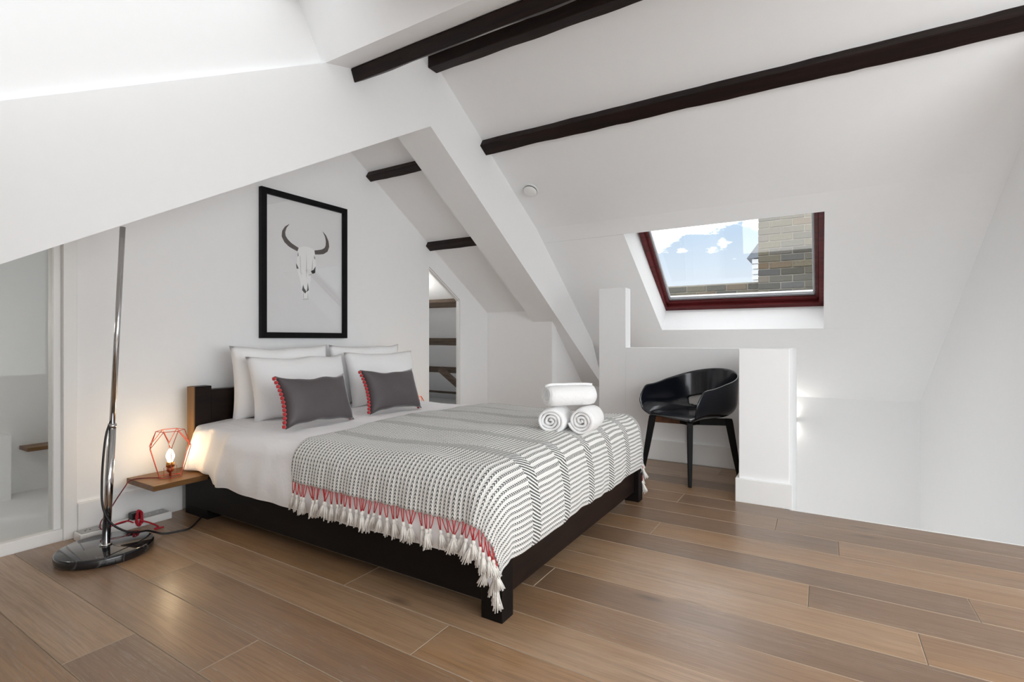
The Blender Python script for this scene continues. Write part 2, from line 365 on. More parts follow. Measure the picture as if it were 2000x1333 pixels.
# eaves store behind the opening
e_ = MB(); e_.prism([(3.2, YW + .025, zB(3.2)), (6.95, YW + .025, 2.39 - .62 * (6.95 - 2.972)), (6.95, YW + .025, 2.45 - .62 * (6.95 - 2.972)), (3.2, YW + .025, zB(3.2) + .06)], (0, 3.6, 0))
e_.box(3.1, 3.2, YW + .025, 6.94, -.1, 2.4); e_.box(3.1, 7, 6.94, 7.0, -.1, 2.4); e_.box(3.1, 7, YW + .025, 7, -.1, -.02)
S('wall_eaves', e_, WALL, label='white lining of the eaves store')
zE = lambda x: 2.39 - .62 * (x - 2.972)
def rafter(mb, P, slope, wdt, hgt, y0, y1, n=24, amp=.004, seed=0):
    """timber lying along Y under a slope that falls to +X; P = its up-slope lower corner"""
    L = math.hypot(1, slope); dn = Vector((1 / L, 0, -slope / L)); up = Vector((slope / L, 0, 1 / L)); q = Vector((P[0], 0, P[1])); vs_ = []
    for i in range(n + 1):
        y = y0 + (y1 - y0) * i / n
        for j, c in enumerate((q, q + dn * wdt, q + dn * wdt + up * hgt, q + up * hgt)):
            k = noise.noise(Vector((seed + j * 7.3, y * 3.1, 0))) * amp + noise.noise(Vector((seed + j * 3.1, y * 11, 4))) * amp * .5
            sgn = (dn * (-1 if j in (0, 3) else 1)) * k + (up * (-1 if j < 2 else 0)) * k * .8
            vs_.append(c + sgn + Vector((0, y, 0)))
    fs = [(i * 4 + j, i * 4 + (j + 1) % 4, i * 4 + 4 + (j + 1) % 4, i * 4 + 4 + j) for i in range(n) for j in range(4)]
    mb.add(vs_, fs + [(3, 2, 1, 0), (n * 4, n * 4 + 1, n * 4 + 2, n * 4 + 3)]); return mb
ev = 'old brown timbers in the eaves store'
for X, lab, y1 in ((4.46, 'topmost brown eaves timber with a slanted end, seen through the sloped opening', 6.9), (5.17, 'middle brown eaves timber seen through the sloped opening', 6.9), (5.85, 'lowest long brown eaves timber with a diagonal strut under it', 6.9), (6.60, 'short brown stub of timber low in the sloped opening', 5.9)):
    h = .095 if X < 6.5 else .04
    o = rafter(MB(), (X, zE(X) - .05 if X < 6.5 else zE(X) - .02), .62, .11 if X < 6.5 else .05, .075, YW + (.125 if X < 6.5 else 1.9), y1, 14, .006, X).build('eaves_timber', TIMBER, bevel=.004)
    tag(o, lab, 'timber', ev)
o = MB().tube([(5.36, 4.42, .60), (5.42, 4.16, .385)], [.05, .045], 4).build('timber_strut', TIMBER, bevel=.004)
tag(o, 'short diagonal brown strut braced under the lowest eaves timber', 'timber', ev)
# ---- ceilings
c = MB()
c.prism([(2.00, -2.5, 2.556), (RX, -2.5, RZ), (RX, -2.5, RZ + .1), (2.00, -2.5, 2.66)], (0, 4.82, 0))
c.prism([(1.83, -2.5, 2.51), (2.00, -2.5, 2.556), (2.00, -2.5, 2.66), (1.83, -2.5, 2.61)], (0, 4.82, 0))
c.prism([(RX, -2.5, RZ), (4.23, -2.5, 2.044), (4.23, -2.5, 2.144), (RX, -2.5, RZ + .1)], (0, 4.82, 0))
S('ceiling', c, CEILP, label='white sloping ceiling on both sides of the ridge')
c = MB()
c.prism([(-1.3, -.25, zL(-1.3)), (.12, -.25, zL(.12)), (.12, -.25, zL(.12) + .1), (-1.3, -.25, zL(-1.3) + .1)], (0, 2.59, 0))
c.prism([(.12, -.25, zL(.12)), (1.83, -.25, 2.51), (1.83, -.25, 2.61), (.12, -.25, zL(.12) + .1)], (0, 1.55, 0))
c.prism([(.12, 1.29, zL(.12)), (.22, 1.29, zL(.22)), (.22, 1.29, zL(.22) + .1), (.12, 1.29, zL(.12) + .1)], (0, 1.05, 0))
c.box(-1.36, 1.84, -2.5, -.22, 2.51, 2.6)  # flat ceiling over the added dormer
c.prism([(-1.3, -.26, zL(-1.3)), (1.83, -.26, 2.51), (-1.3, -.26, 2.51)], (0, .05, 0))
S('ceiling_left', c, CEILP, label='white slope below the big skylight')
# skylight shaft in the left slope
def lp(x, y, d): return (x + LN.x * d, y, zL(x) + LN.z * d)
sh = MB()
for q in (((.1, 2.34), (1.95, 2.34), (0, .06)),):
    (xa, ya), (xb, yb), (_, dy) = q
    sh.prism([lp(xa, ya, -.02 if dy > 0 else 0), lp(xb, yb, -.02 if dy > 0 else 0), lp(xb, yb, .5), lp(xa, ya, .5)], (0, dy, 0))
sh.prism([lp(1.83, 1.24, 0), lp(1.83, 1.24, .5), lp(1.90, 1.24, .5), lp(1.90, 1.24, 0)], (0, 1.16, 0))
sh.prism([lp(.22, 1.24, 0), lp(.22, 1.24, .5), lp(.15, 1.24, .5), lp(.15, 1.24, 0)], (0, 1.16, 0))
sh.prism([lp(.1, 1.3, 0), lp(1.95, 1.3, 0), lp(1.95, 1.88, .5), lp(.1, 1.88, .5)], (0, -.06, 0))
S('trim_3', sh, WALL, label='white lined shaft of the big skylight')
def rooflight(name, pt, x0, x1, y0, y1, d, label, mull=True):
    f = MB()
    for (xa, xb, ya, yb) in ((x0, x0 + .07, y0, y1), (x1 - .07, x1, y0, y1), (x0 + .07, x1 - .07, y0, y0 + .07), (x0 + .07, x1 - .07, y1 - .07, y1)) + (((x0 + .07, x1 - .07, (y0 + y1) / 2 - .03, (y0 + y1) / 2 + .03),) if mull else ()):
        f.add([pt(x, y, z) for x in (xa, xb) for y in (ya, yb) for z in (d, d + .07)], [(0, 1, 3, 2), (4, 6, 7, 5), (0, 4, 5, 1), (2, 3, 7, 6), (0, 2, 6, 4), (1, 5, 7, 3)])
    o = S(name, f, TRIMP, label=label)
    MB().add([pt(x, y, z) for x in (x0 + .06, x1 - .06) for y in (y0 + .06, y1 - .06) for z in (d + .03, d + .036)], [(0, 1, 3, 2), (4, 6, 7, 5), (0, 4, 5, 1), (2, 3, 7, 6), (0, 2, 6, 4), (1, 5, 7, 3)]).build('pane', GLASS, o); return o
rooflight('window_2', lp, .22, 1.83, 1.84, 2.37, .40, 'white skylight high on the left slope', False)
# lower ceiling behind the truss
c = MB(); c.prism([(2.70, 2.6, zB(2.70)), (5.2, 2.6, 2.39 - .62 * 2.228), (5.2, 2.6, 2.45 - .62 * 2.228), (2.70, 2.6, zB(2.70) + .06)], (0, .64, 0))
c.prism([(-1.3, 2.6, 2.559 - .57 * 4.0), (2.70, 2.6, 2.559), (2.70, 2.6, 2.62), (-1.3, 2.6, 2.62 - .57 * 4.0)], (0, 2.3, 0))
S('ceiling_back', c, CEILP, label='lower white ceiling over the head of the bed')
# ---- boxed truss
t = MB(); Y0, DT = 2.31, .32
AP = (2.70, 2.475); loL = lambda x: 2.475 - .570 * (2.70 - x); loR = lambda x: 2.475 - .636 * (x - 2.70)
def slab(pts): t.prism([(x, Y0, z) for x, z in pts], (0, DT, 0))
slab([(-1.3, loL(-1.3)), AP, (2.70, RZ), (2.0, 2.556), (1.83, 2.51), (.545, 1.786), (-1.3, zL(-1.3) + .03)])
slab([AP, (4.23, loR(4.23)), (4.23, 2.05), (2.70, RZ)])
slab([(4.23, loR(4.23)), (5.95, loR(5.95)), (5.95, loR(5.95) + .01), (5.60, zW(5.6)), (4.23, 2.05)])
S('trim_1', t, WALL, label='white boxed roof truss crossing the room')
# ---- lower right slope with window opening
OPN = dict(TL=(4.370, 1.506), BL=(5.443, 1.453), BR=(5.442, -.016), TR=(4.366, -.019))
def wp(x, y, d=0): return (x + WN.x * d, y, zW(x) + WN.z * d)
KX = 6.373
c = MB()
def wq(a, b_, c_, d_): c.add([wp(*a), wp(*b_), wp(*c_), wp(*d_)], [(0, 1, 2, 3)])
yl, yr = 2.62, -1.15
wq((4.23, yl), (4.23, yr), (4.366, yr), (4.37, yl)); wq((5.443, yl), (5.442, yr), (KX, yr), (KX, yl))
wq((4.37, yl), (5.443, yl), OPN['BL'], OPN['TL']); wq(OPN['TR'], OPN['BR'], (5.442, yr), (4.366, yr))
co = S('ceiling_right', c, CEILP, label='white slope holding the rooflight')
DS = .27
sv = MB()
K4 = [OPN['TL'], OPN['BL'], OPN['BR'], OPN['TR']]
for i in range(4): a, b_ = K4[i], K4[(i + 1) % 4]; sv.add([wp(*a), wp(*b_), wp(*b_, DS + .1), wp(*a, DS + .1)], [(0, 1, 2, 3)])
S('trim_4', sv, WALL, label='white lined reveal of the rooflight')
# outer roof covering (keeps the sky out of the construction)
ro = MB()
for q in (((4.0, 2.62), (4.0, -1.2), (4.366, -1.2), (4.37, 2.62)), ((5.443, 2.62), (5.442, -1.2), (6.9, -1.2), (6.9, 2.62)), ((4.37, 2.62), (5.443, 2.62), OPN['BL'], OPN['TL']), (OPN['TR'], OPN['BR'], (5.442, -1.2), (4.366, -1.2))):
    ro.add([wp(*p, DS + .1) for p in q], [(0, 1, 2, 3)])
S('roof_covering', ro, LEAD, label='grey outer roof around the rooflight')
# ---- rooflight (mahogany)
def wbar(mb, a, b_, a2, b2, d0, d1):
    p = [wp(*q, d) for d in (d0, d1) for q in (a, b_, b2, a2)]; mb.add(p, [(3, 2, 1, 0), (4, 5, 6, 7), (0, 1, 5, 4), (1, 2, 6, 5), (2, 3, 7, 6), (3, 0, 4, 7)])
xt, xb_, yL, yR = 4.37, 5.443, 1.48, -.018
cosx = 1 / math.hypot(1, .78)
def frame(name, ix, il, ib, d0, d1, mat, parent=None, wd=(.05, .05, .05, .05), kind=None):
    """rect inset by ix(top), il(sides), ib(bottom); bars wd = top, left, bottom, right"""
    mb = MB(); x0, x1, y1, y0 = xt + ix * cosx, xb_ - ib * cosx, yL - il, yR + il
    wt, wl, wb, wr = wd[0] * cosx, wd[1], wd[2] * cosx, wd[3]
    for i, (a, b_, c_, d_) in enumerate((((x0, y1), (x0, y0), (x0 + wt, y1), (x0 + wt, y0)), ((x1 - wb, y1), (x1 - wb, y0), (x1, y1), (x1, y0)), ((x0, y1), (x0, y1 - wl), (x1, y1), (x1, y1 - wl)), ((x0, y0 + wr), (x0, y0), (x1, y0 + wr), (x1, y0)))):
        wbar(mb, a, b_, c_, d_, d0, d1)
    return mb.build(name, mat, parent, kind=kind, bevel=.004)
win = frame('window_1', 0, 0, 0, DS, DS + .10, MAHOG, wd=(.035, .045, .055, .04), kind='structure'); win['label'] = 'mahogany rooflight in the right slope'
frame('sash', .035, .04, .055, DS + .035, DS + .10, MAHOG, win, (.04, .035, .045, .03))
frame('gasket', .075, .072, .10, DS + .055, DS + .10, GASKET, win, (.014, .014, .028, .012))
frame('glazing_bead', .088, .084, .128, DS + .07, DS + .095, ALU, win, (.006, .006, .008, .006))
pm = MB(); wbar(pm, (xt + .05, yL - .05), (xt + .05, yR + .05), (xb_ - .08, yL - .05), (xb_ - .08, yR + .05), DS + .082, DS + .088); pm.build('pane', GLASS, win)
# ---- stairwell, knee walls, end wall
w = MB()
w.add([(KX, 2.7, -2.6), (KX, -1.2, -2.6), (KX, -1.2, zW(KX)), (KX, 2.7, zW(KX))], [(0, 1, 2, 3)])
S('wall_stair', w, WALL, label='white wall of the stairwell under the slope')
w = MB()
ax, ay, bx_, by_ = 3.378, -1.024, 6.5, -.816
w.prism([(ax, ay, -2.6), (bx_, by_, -2.6), (bx_, by_, zW(6.5)), (4.23, -.987, 2.06), (ax, ay, zR(ax) + .02)], (0, -.08, 0))
S('wall_right', w, WALL, label='tall white end wall right of the stairwell')
w = MB().box(3.395, 6.4, -1.1, 2.62, -2.7, -2.6); S('floor_lower', w, SUB, label='lower floor of the stairwell')
w = MB().box(3.39, 3.44, -1.1, .16, -2.6, -.25); S('wall_under_floor', w, WALL, label='stairwell wall under the floor edge')
w = MB().box(4.36, 6.1, 1.45, 1.55, -2.6, -.02); S('wall_under_passage', w, WALL, label='stairwell wall below the passage')
w = MB(); w.box(4.23, 4.36, .16, 1.44, -2.6, .929); w.box(4.23, 4.36, 1.44, 1.682, -.02, 1.444)
S('wall_low', w, WALL, bevel=.003, label='white low balustrade wall behind the black chair')
w = MB(); w.box(3.40, 3.78, .162, .437, -.3, .942); S('wall_pier', w, WALL, bevel=.004, label='white pier at the stair edge')
w = MB().box(3.78, 4.25, .162, .29, -2.6, .935); S('wall_stair_side', w, WALL, label='white low wall running back from the pier')
w = MB().prism([(4.73, 2.40, -.02), (4.73, YW, -.02), (4.73, YW, 2.0), (4.73, 2.63, 2.0), (4.73, 2.63, 1.2), (4.73, 2.40, 1.19)], (.08, 0, 0))
S('wall_knee', MB().box(4.73, 4.83, 2.401, YW, -.02, 1.30), WALL, label='white knee wall right of the bed')
S('wall_recess', MB().prism([(4.74, 2.40, -.02), (6.2, 2.61, -.02), (6.2, 2.61, .75), (4.9, 2.42, 1.3), (4.74, 2.40, 1.25)], (0, .06, 0)), WALL, label='white side wall of the dim passage')
S('wall_passage', MB().box(6.08, 6.2, 1.5, 2.62, -.02, .589), WALL, label='low white wall at the end of the passage')
# room behind the camera
S('wall_rear', MB().box(-1.3, -.9, -2.56, -2.5, -.05, 3.1).box(2.7, 3.5, -2.56, -2.5, -.05, 3.1).box(-.9, 2.7, -2.56, -2.5, -.05, .45).box(-.9, 2.7, -2.56, -2.5, 2.3, 3.1), WALL, label='white wall behind the camera')
rw = S('added_window_6', MB().box(-1.36, -1.3, -2.4, -.4, .5, .57).box(-1.36, -1.3, -2.4, -.4, 2.23, 2.3).box(-1.36, -1.3, -2.4, -2.33, .57, 2.23).box(-1.36, -1.3, -.47, -.4, .57, 2.23).box(-1.36, -1.3, -1.43, -1.37, .57, 2.23), TRIMP, label='added dormer window, out of view left of the camera')  # unseen dormer window, added to let the left fill in
MB().box(-1.335, -1.33, -2.35, -.45, .55, 2.25).build('pane', GLASS, rw)
S('wall_left', MB().box(-1.36, -1.3, -.4, 4.8, -.05, 1.2).box(-1.36, -1.3, -2.5, -2.4, -.05, 2.6).box(-1.36, -1.3, -2.4, -.4, -.05, .5).box(-1.36, -1.3, -2.4, -.2, 2.3, 2.6).box(-1.36, -1.3, -.4, -.2, 1.1, 2.6), WALL, label='white wall on the far left')
S('wall_rear_right', MB().box(3.381, 3.45, -2.5, -1.104, -2.6, 2.6), WALL, label='white wall behind right of the camera')
rw = S('added_window_5', MB().box(-.9, 2.7, -2.6, -2.54, .45, .52).box(-.9, 2.7, -2.6, -2.54, 2.23, 2.3).box(-.9, -.83, -2.6, -2.54, .52, 2.23).box(2.63, 2.7, -2.6, -2.54, .52, 2.23).box(.27, .33, -2.6, -2.54, .52, 2.23).box(1.47, 1.53, -2.6, -2.54, .52, 2.23), TRIMP, label='added wide window, out of view behind the camera')  # unseen window, added to let the rear fill in
MB().box(-.85, 2.65, -2.575, -2.57, .5, 2.25).build('pane', GLASS, rw)
# ---- washroom behind the glass at far left
w = MB(); w.box(-1.3, 2.2, 4.55, 4.62, -.1, 2.4); w.box(1.75, 1.82, YW + .12, 4.6, -.1, 2.2); w.box(-1.3, 1.09, 4.40, 4.55, -.05, .39); w.box(-1.3, 2.2, YW + .06, 4.6, -.08, -.02)
S('wall_washroom', w, WALL, label='white far wall of the room behind the glass')
gs = MB().box(-1.3, 1.03, YW, YW + .10, -.02, .055)
g2 = S('window_4', gs, TRIMP, bevel=.003, label='clear glass screen left of the floor lamp, white sill and jamb')
MB().box(-1.3, .985, YW + .035, YW + .045, .05, 1.6).build('pane', GLASS_D, g2)
MB().box(.985, 1.04, YW - .012, YW + .11, -.01, 1.62).box(.955, .985, YW + .02, YW + .09, .055, 1.6).build('jamb', TRIMP, g2, bevel=.003)
o = MB().box(0, .42, 0, .16, 0, .024).build('wall_shelf', SHELFW, loc=(1.166, 4.39, .268), bevel=.002)
tag(o, 'narrow dark wooden shelf seen through the glass at far left', 'shelf')
for nm, lc, pw in (('washroom_fill_lamp', (.45, 3.75, 1.2), 4.2), ('eaves_fill_lamp', (4.05, 3.75, 1.62), 3.2)):  # unseen lamps added to brighten the washroom and the eaves store
    q = empty(nm, lc, 0, 'round white lamp added out of view to brighten the ' + ('room behind the glass' if 'wash' in nm else 'eaves store'), 'lamp')
    MB().lathe([(.0001, .04), (.07, .04), (.07, .01), (.05, 0), (.0001, 0)], 24).build('diffuser', emit(nm + '_glow', (1, .97, .92), 2), q, True)
    l = bpy.data.lights.new(nm + '_light', 'POINT'); l.energy = pw; l.shadow_soft_size = .08; l.color = (1, .97, .92)
    lo = bpy.data.objects.new(nm + '_light', l); COL.objects.link(lo); lo.parent = q; lo.location = (0, 0, -.1)
# ---- baseboards
S('baseboard_back', MB().box(1.04, 1.53, YW - .022, YW, 0, .17).box(3.11, 3.735, YW - .022, YW, 0, .17), TRIMP, bevel=.003)
S('baseboard_right', MB().box(4.208, 4.23, .437, 1.70, 0, .165), TRIMP, bevel=.003)
S('baseboard_pier', MB().box(3.382, 3.40, .146, .455, 0, .145).box(3.40, 3.78, .437, .455, 0, .145), TRIMP, bevel=.003)
S('baseboard_passage', MB().box(6.06, 6.08, 1.5, 2.58, 0, .12), TRIMP)

# ================================================================== ceiling beams
def beam(name, mb, label):
    o = mb.build(name, BEAM, bevel=.006); return tag(o, label, 'beam', 'dark exposed roof timbers')
beam('ceiling_beam', rafter(MB(), (3.293, 2.534), .60, .098, .075, -2.4, 2.312, 60, .006, 1), 'longest dark beam, runs along the right slope above the rooflight')
# ridge beam
rb = MB(); vs_ = []
for i in range(61):
    y = -2.4 + 4.712 * i / 60
    for j, (x, z) in enumerate(((2.672, 2.868), (2.765, 2.868), (2.765, 2.972), (2.672, 2.972))):
        k = noise.noise(Vector((j * 9.1, y * 3, 2))) * .007; vs_.append((x + (k if j in (1, 2) else -k), y, z - (k if j < 2 else 0)))
rb.add(vs_, [(i * 4 + j, i * 4 + (j + 1) % 4, i * 4 + 4 + (j + 1) % 4, i * 4 + 4 + j) for i in range(60) for j in range(4)] + [(3, 2, 1, 0), (240, 241, 242, 243)])
beam('ceiling_beam', rb, 'dark beam at the very ridge, upper middle, partly behind another beam')
lb = MB(); vs_ = []
for i in range(61):
    y = -2.4 + 4.712 * i / 60
    for j, (x, z) in enumerate(((2.002, 2.553), (2.029, 2.486), (2.105, 2.530), (2.08, 2.62))):
        k = noise.noise(Vector((j * 5.7 + 40, y * 3, 2))) * .008; vs_.append((x + (-k if j < 2 else k), y, z + (0 if j == 0 else -k)))
lb.add(vs_, [(i * 4 + j, i * 4 + (j + 1) % 4, i * 4 + 4 + (j + 1) % 4, i * 4 + 4 + j) for i in range(60) for j in range(4)] + [(3, 2, 1, 0), (240, 241, 242, 243)])
beam('ceiling_beam', lb, 'uppermost dark beam, beside the bright skylight shaft')
beam('ceiling_beam', rafter(MB(), (2.946, 2.347), .62, .066, .058, 2.60, YW + .001, 10, .004, 3), 'short dark beam stub above the picture, between wall and truss')
beam('ceiling_beam', rafter(MB(), (3.689, 1.887), .62, .078, .058, 2.60, YW + .001, 10, .004, 5), 'short dark beam stub above the sloped eaves opening')

# ================================================================== smoke detector
det = empty('smoke_detector', (3.814, 2.14, zR(3.814)), 0, 'round white smoke detector on the sloping ceiling', 'smoke detector')
det.rotation_euler = (-RN).to_track_quat('Z', 'Y').to_euler()
MB().lathe([(.0001, 0), (.068, 0), (.068, .012), (.0001, .012)], 40).build('base_plate', WHITE_PL, det, True)
MB().lathe([(.0001, .012), (.058, .012), (.060, .030), (.050, .040), (.02, .044), (.0001, .044)], 40).build('cover', WHITE_PL, det, True)
MB().lathe([(.0605, .018), (.0612, .020), (.0612, .023), (.0600, .025)], 40).build('vent_ring', DARKSLOT, det, True)

# ================================================================== framed picture
pic = empty('framed_picture', (2.371, YW - .002, 1.516), 0, 'black framed print of a horned cattle skull on the wall above the bed', 'picture')
hw, hh = .359, .508
fb = MB(); fw = .040
for (x0, x1, z0, z1) in ((-hw, -hw + fw, -hh, hh), (hw - fw, hw, -hh, hh), (-hw + fw, hw - fw, hh - fw, hh), (-hw + fw, hw - fw, -hh, -hh + fw)): fb.box(x0, x1, -.032, 0, z0, z1)
fb.build('frame', FRAME_B, pic, bevel=.0015)
MB().box(-hw + fw - .003, hw - fw + .003, -.012, -.004, -hh + fw - .003, hh - fw + .003).build('paper', PAPER, pic)
def ink(name, polys, mat, d):
    if name == 'print_dark_mark' and len(polys) > 1: return [ink(name, [q], mat, d) for q in polys]
    mb = MB()
    for p in polys:
        mb.prism([(x - 2.371, -.012 - d, z - 1.516) for x, z in p], (0, -.0003, 0))
    o = mb.build(name, mat, pic)
    bm = bmesh.new(); bm.from_mesh(o.data); bmesh.ops.triangulate(bm, faces=[f for f in bm.faces if len(f.verts) > 4]); bm.to_mesh(o.data); bm.free(); return o
def strip(pts):      # centre line with half widths -> outline
    L_, R_ = [], []
    for i, (x, z, r_) in enumerate(pts):
        a = pts[max(i - 1, 0)]; b2 = pts[min(i + 1, len(pts) - 1)]; tx, tz = b2[0] - a[0], b2[1] - a[1]; q = math.hypot(tx, tz)
        L_.append((x - tz / q * r_, z + tx / q * r_)); R_.append((x + tz / q * r_, z - tx / q * r_))
    return L_ + R_[::-1]
hornL = strip([(2.302, 1.643, .014), (2.27, 1.655, .0155), (2.238, 1.668, .017), (2.208, 1.69, .018), (2.188, 1.72, .016), (2.188, 1.752, .012), (2.204, 1.785, .007), (2.231, 1.812, .001)])
hornR = strip([(2.442, 1.643, .015), (2.475, 1.649, .0165), (2.512, 1.658, .018), (2.543, 1.678, .018), (2.556, 1.708, .016), (2.553, 1.745, .012), (2.538, 1.782, .007), (2.513, 1.811, .001)])
ink('print_horn', [hornL], INK_H, .0006); ink('print_horn', [hornR], INK_H, .0006)
ink('print_skull', [[(2.302, 1.654), (2.35, 1.674), (2.395, 1.674), (2.438, 1.660), (2.446, 1.61), (2.454, 1.549), (2.444, 1.515), (2.423, 1.479), (2.400, 1.411), (2.394, 1.35), (2.392, 1.294), (2.338, 1.290), (2.332, 1.365), (2.312, 1.452), (2.293, 1.499), (2.293, 1.569)]], INK_S, .0003)
ink('print_shading', [[(2.316, 1.60), (2.322, 1.50), (2.33, 1.44), (2.326, 1.50), (2.320, 1.60)], [(2.372, 1.63), (2.376, 1.50), (2.372, 1.44), (2.369, 1.50)], [(2.426, 1.60), (2.424, 1.52), (2.41, 1.44), (2.416, 1.52)],
    [(2.345, 1.37), (2.35, 1.30), (2.342, 1.30)], [(2.385, 1.35), (2.388, 1.30), (2.380, 1.30)], [(2.340, 1.294), (2.390, 1.298), (2.390, 1.291), (2.340, 1.287)], [(2.30, 1.506), (2.325, 1.478), (2.345, 1.47), (2.32, 1.485)], [(2.42, 1.482), (2.40, 1.468), (2.385, 1.468), (2.405, 1.478)],
    [(2.299, 1.625), (2.304, 1.606), (2.300, 1.59), (2.296, 1.606)], [(2.445, 1.62), (2.449, 1.60), (2.446, 1.588), (2.442, 1.602)]], INK_G, .0008)['kind'] = 'stuff'
ink('print_dark_mark', [[(2.285, 1.543), (2.296, 1.528), (2.307, 1.507), (2.291, 1.505)], [(2.449, 1.541), (2.446, 1.492), (2.423, 1.482), (2.408, 1.500), (2.43, 1.512)], [(2.344, 1.396), (2.334, 1.355), (2.361, 1.332), (2.371, 1.348), (2.352, 1.371)], [(2.382, 1.414), (2.392, 1.36), (2.371, 1.343), (2.379, 1.374)],
    [(2.302, 1.628), (2.306, 1.60), (2.300, 1.592), (2.302, 1.61)], [(2.438, 1.622), (2.443, 1.598), (2.439, 1.592), (2.436, 1.604)]], INK_D, .0010)
MB().box(-hw + fw, hw - fw, -.0175, -.0155, -hh + fw, hh - fw).build('glazing', GLASS_P, pic)

# ================================================================== bed
bed = empty('bed', (2.31, 2.0, 0), 0, 'low dark wood double bed with side shelves and white bedding', 'bed')
bo = Vector((-2.31, -2.0, 0))
def part(mb, name, mat, parent=bed, off=bo, **k):
    mb.v = [tuple(Vector(p) + off) for p in mb.v]; return mb.build(name, mat, parent, **k)
part(MB().box(1.525, 3.095, 3.06, 3.125, .0, .705).box(1.525, 1.62, 3.055, 3.127, 0, .728).box(3.0, 3.095, 3.055, 3.127, 0, .728), 'headboard', BEDX, bevel=.004)
part(MB().box(1.519, 1.525, 3.056, 3.126, .2595, .727), 'headboard_lit_edge', LAMPLITW, label='side edge of the headboard, lamplight painted in as brown')  # thin strip standing in for lamplight on the dark side face
part(MB().box(1.500, 1.535, 1.02, 3.06, .060, .245), 'side_rail', BED, bevel=.003)
part(MB().box(3.085, 3.120, 1.02, 3.06, .060, .245), 'side_rail', BED, bevel=.003)
part(MB().box(1.53, 3.09, .985, 1.02, .060, .235), 'foot_rail', BEDX, bevel=.003)
for x in (1.497, 3.05):
    part(MB().box(x, x + .075, .955, 1.045, 0, .255), 'leg', BED, bevel=.003)
part(MB().box(1.54, 3.08, 1.05, 3.05, .15, .19), 'slat_base', BED)
for x in (1.56, 3.0): part(MB().box(x, x + .06, 2.9, 2.98, 0, .15), 'leg', BED, bevel=.003)
for (x0, x1) in ((1.235, 1.56), (3.06, 3.385)):
    part(MB().box(x0, x1, 2.868, 3.165, .231, .259), 'side_shelf', SHELFW, bevel=.002, label='brown wooden side shelf')
    part(MB().box(max(x0, 1.514), min(x1, 3.106), 2.90, 3.135, 0, .231), 'shelf_bracket', BED, bevel=.002)
part(MB().box(1.55, 3.07, 1.06, 3.05, .19, .44), 'mattress', SHEET, bevel=.05, segs=4)

# cloth falling over the bed edge
IX0, IX1, IY0 = 1.545, 3.045, 1.055
def drape(a, b_, top, rad, lift, bulge=0.0, fold=0.0, seed=0):
    da = max(IX0 - a, 0) + max(a - IX1, 0); sx = -1 if a < IX0 else 1; db = max(IY0 - b_, 0); r_ = math.hypot(da, db); q = rad * math.pi / 2
    px_, py_ = min(max(a, IX0), IX1), max(b_, IY0)
    if r_ <= 1e-6: h, dz = 0, 0
    elif r_ < q: h, dz = rad * math.sin(r_ / rad), rad * (1 - math.cos(r_ / rad))
    else:
        dz = rad + (r_ - q); tt = (r_ - q); h = rad + bulge * math.sin(min(tt / .25, 1) * math.pi) * 1.0
        along = b_ if da > db else a
        h += fold * min(tt / .15, 1) * (math.sin(along * 19 + seed) * .6 + math.sin(along * 41 + seed * 2) * .4)
    h += lift * (min(r_ / q, 1))
    if r_ > 1e-6: px_ += sx * da / r_ * h; py_ -= db / r_ * h
    z = top - dz + lift * (1 - min(r_ / q, 1))
    return Vector((px_, py_, z))
def topz(a, b_):
    return .018 * math.sin(math.pi * min(max((a - 1.5) / 1.6, 0), 1)) + .012 * noise.noise(Vector((a * 3.2, b_ * 2.6, 1))) + .005 * noise.noise(Vector((a * 9, b_ * 7, 4)))
def cloth_grid(name, a0, a1, b0, b1, na, nb, fn, mat, uv=False, parent=None, solid=0.0, sub=1):
    vs_, fs, uvs = [], [], []
    for j in range(nb + 1):
        for i in range(na + 1):
            a = a0 + (a1 - a0) * i / na; b_ = b0 + (b1 - b0) * j / nb; p, uvp = fn(a, b_, i / na, j / nb); vs_.append(p); uvs.append(uvp)
    for j in range(nb):
        for i in range(na): k = j * (na + 1) + i; fs.append((k, k + 1, k + na + 2, k + na + 1))
    me = bpy.data.meshes.new(name); me.from_pydata(vs_, [], fs); me.materials.append(mat)
    for p in me.polygons: p.use_smooth = True
    if uv:
        ul = me.uv_layers.new(name='UVMap')
        for p in me.polygons:
            for li in p.loop_indices: ul.data[li].uv = uvs[me.loops[li].vertex_index]
    o = bpy.data.objects.new(name, me); COL.objects.link(o)
    if parent: o.parent = parent
    if solid:
        md = o.modifiers.new('solid', 'SOLIDIFY'); md.thickness = solid; md.offset = 1 if solid > 0 else -1
    return o
TOP = .505
def f_duvet(a, b_, s, t_):
    p = drape(a, b_, TOP, .085, .0, .022, .004, 1)
    wr = topz(a, b_); da = max(IX0 - a, 0) + max(a - IX1, 0)
    p.z += wr * (1 if p.z > .46 else .4)
    if b_ > 2.2 and da > .05:      # gathered folds near the headboard
        k = min((b_ - 2.2) / .8, 1); sx = -1 if a < 2 else 1
        p.x += sx * k * (.004 + .013 * math.sin(b_ * 34 + a * 9) + .008 * math.sin(b_ * 15))
        p.z += .012 * k * math.sin(b_ * 20)
    if b_ > 2.55: p.x += (1 if a < 2 else -1) * .045 * min((b_ - 2.55) / .35, 1) * min(da / .1, 1)
    if TOP - p.z > .02: p.x += (.006 * noise.noise(Vector((b_ * 9, p.z * 6, 3))))
    if b_ > 2.80 and p.z < .27: p.z = .27 - .02 * (.27 - p.z)
    return p, (a, b_)
du = cloth_grid('duvet', IX0 - .325, IX1 + .325, IY0 - .32, 3.045, 110, 110, f_duvet, SHEET, parent=None)
tag(du, 'white cotton duvet spread over the bed, hanging to the rail', 'duvet')

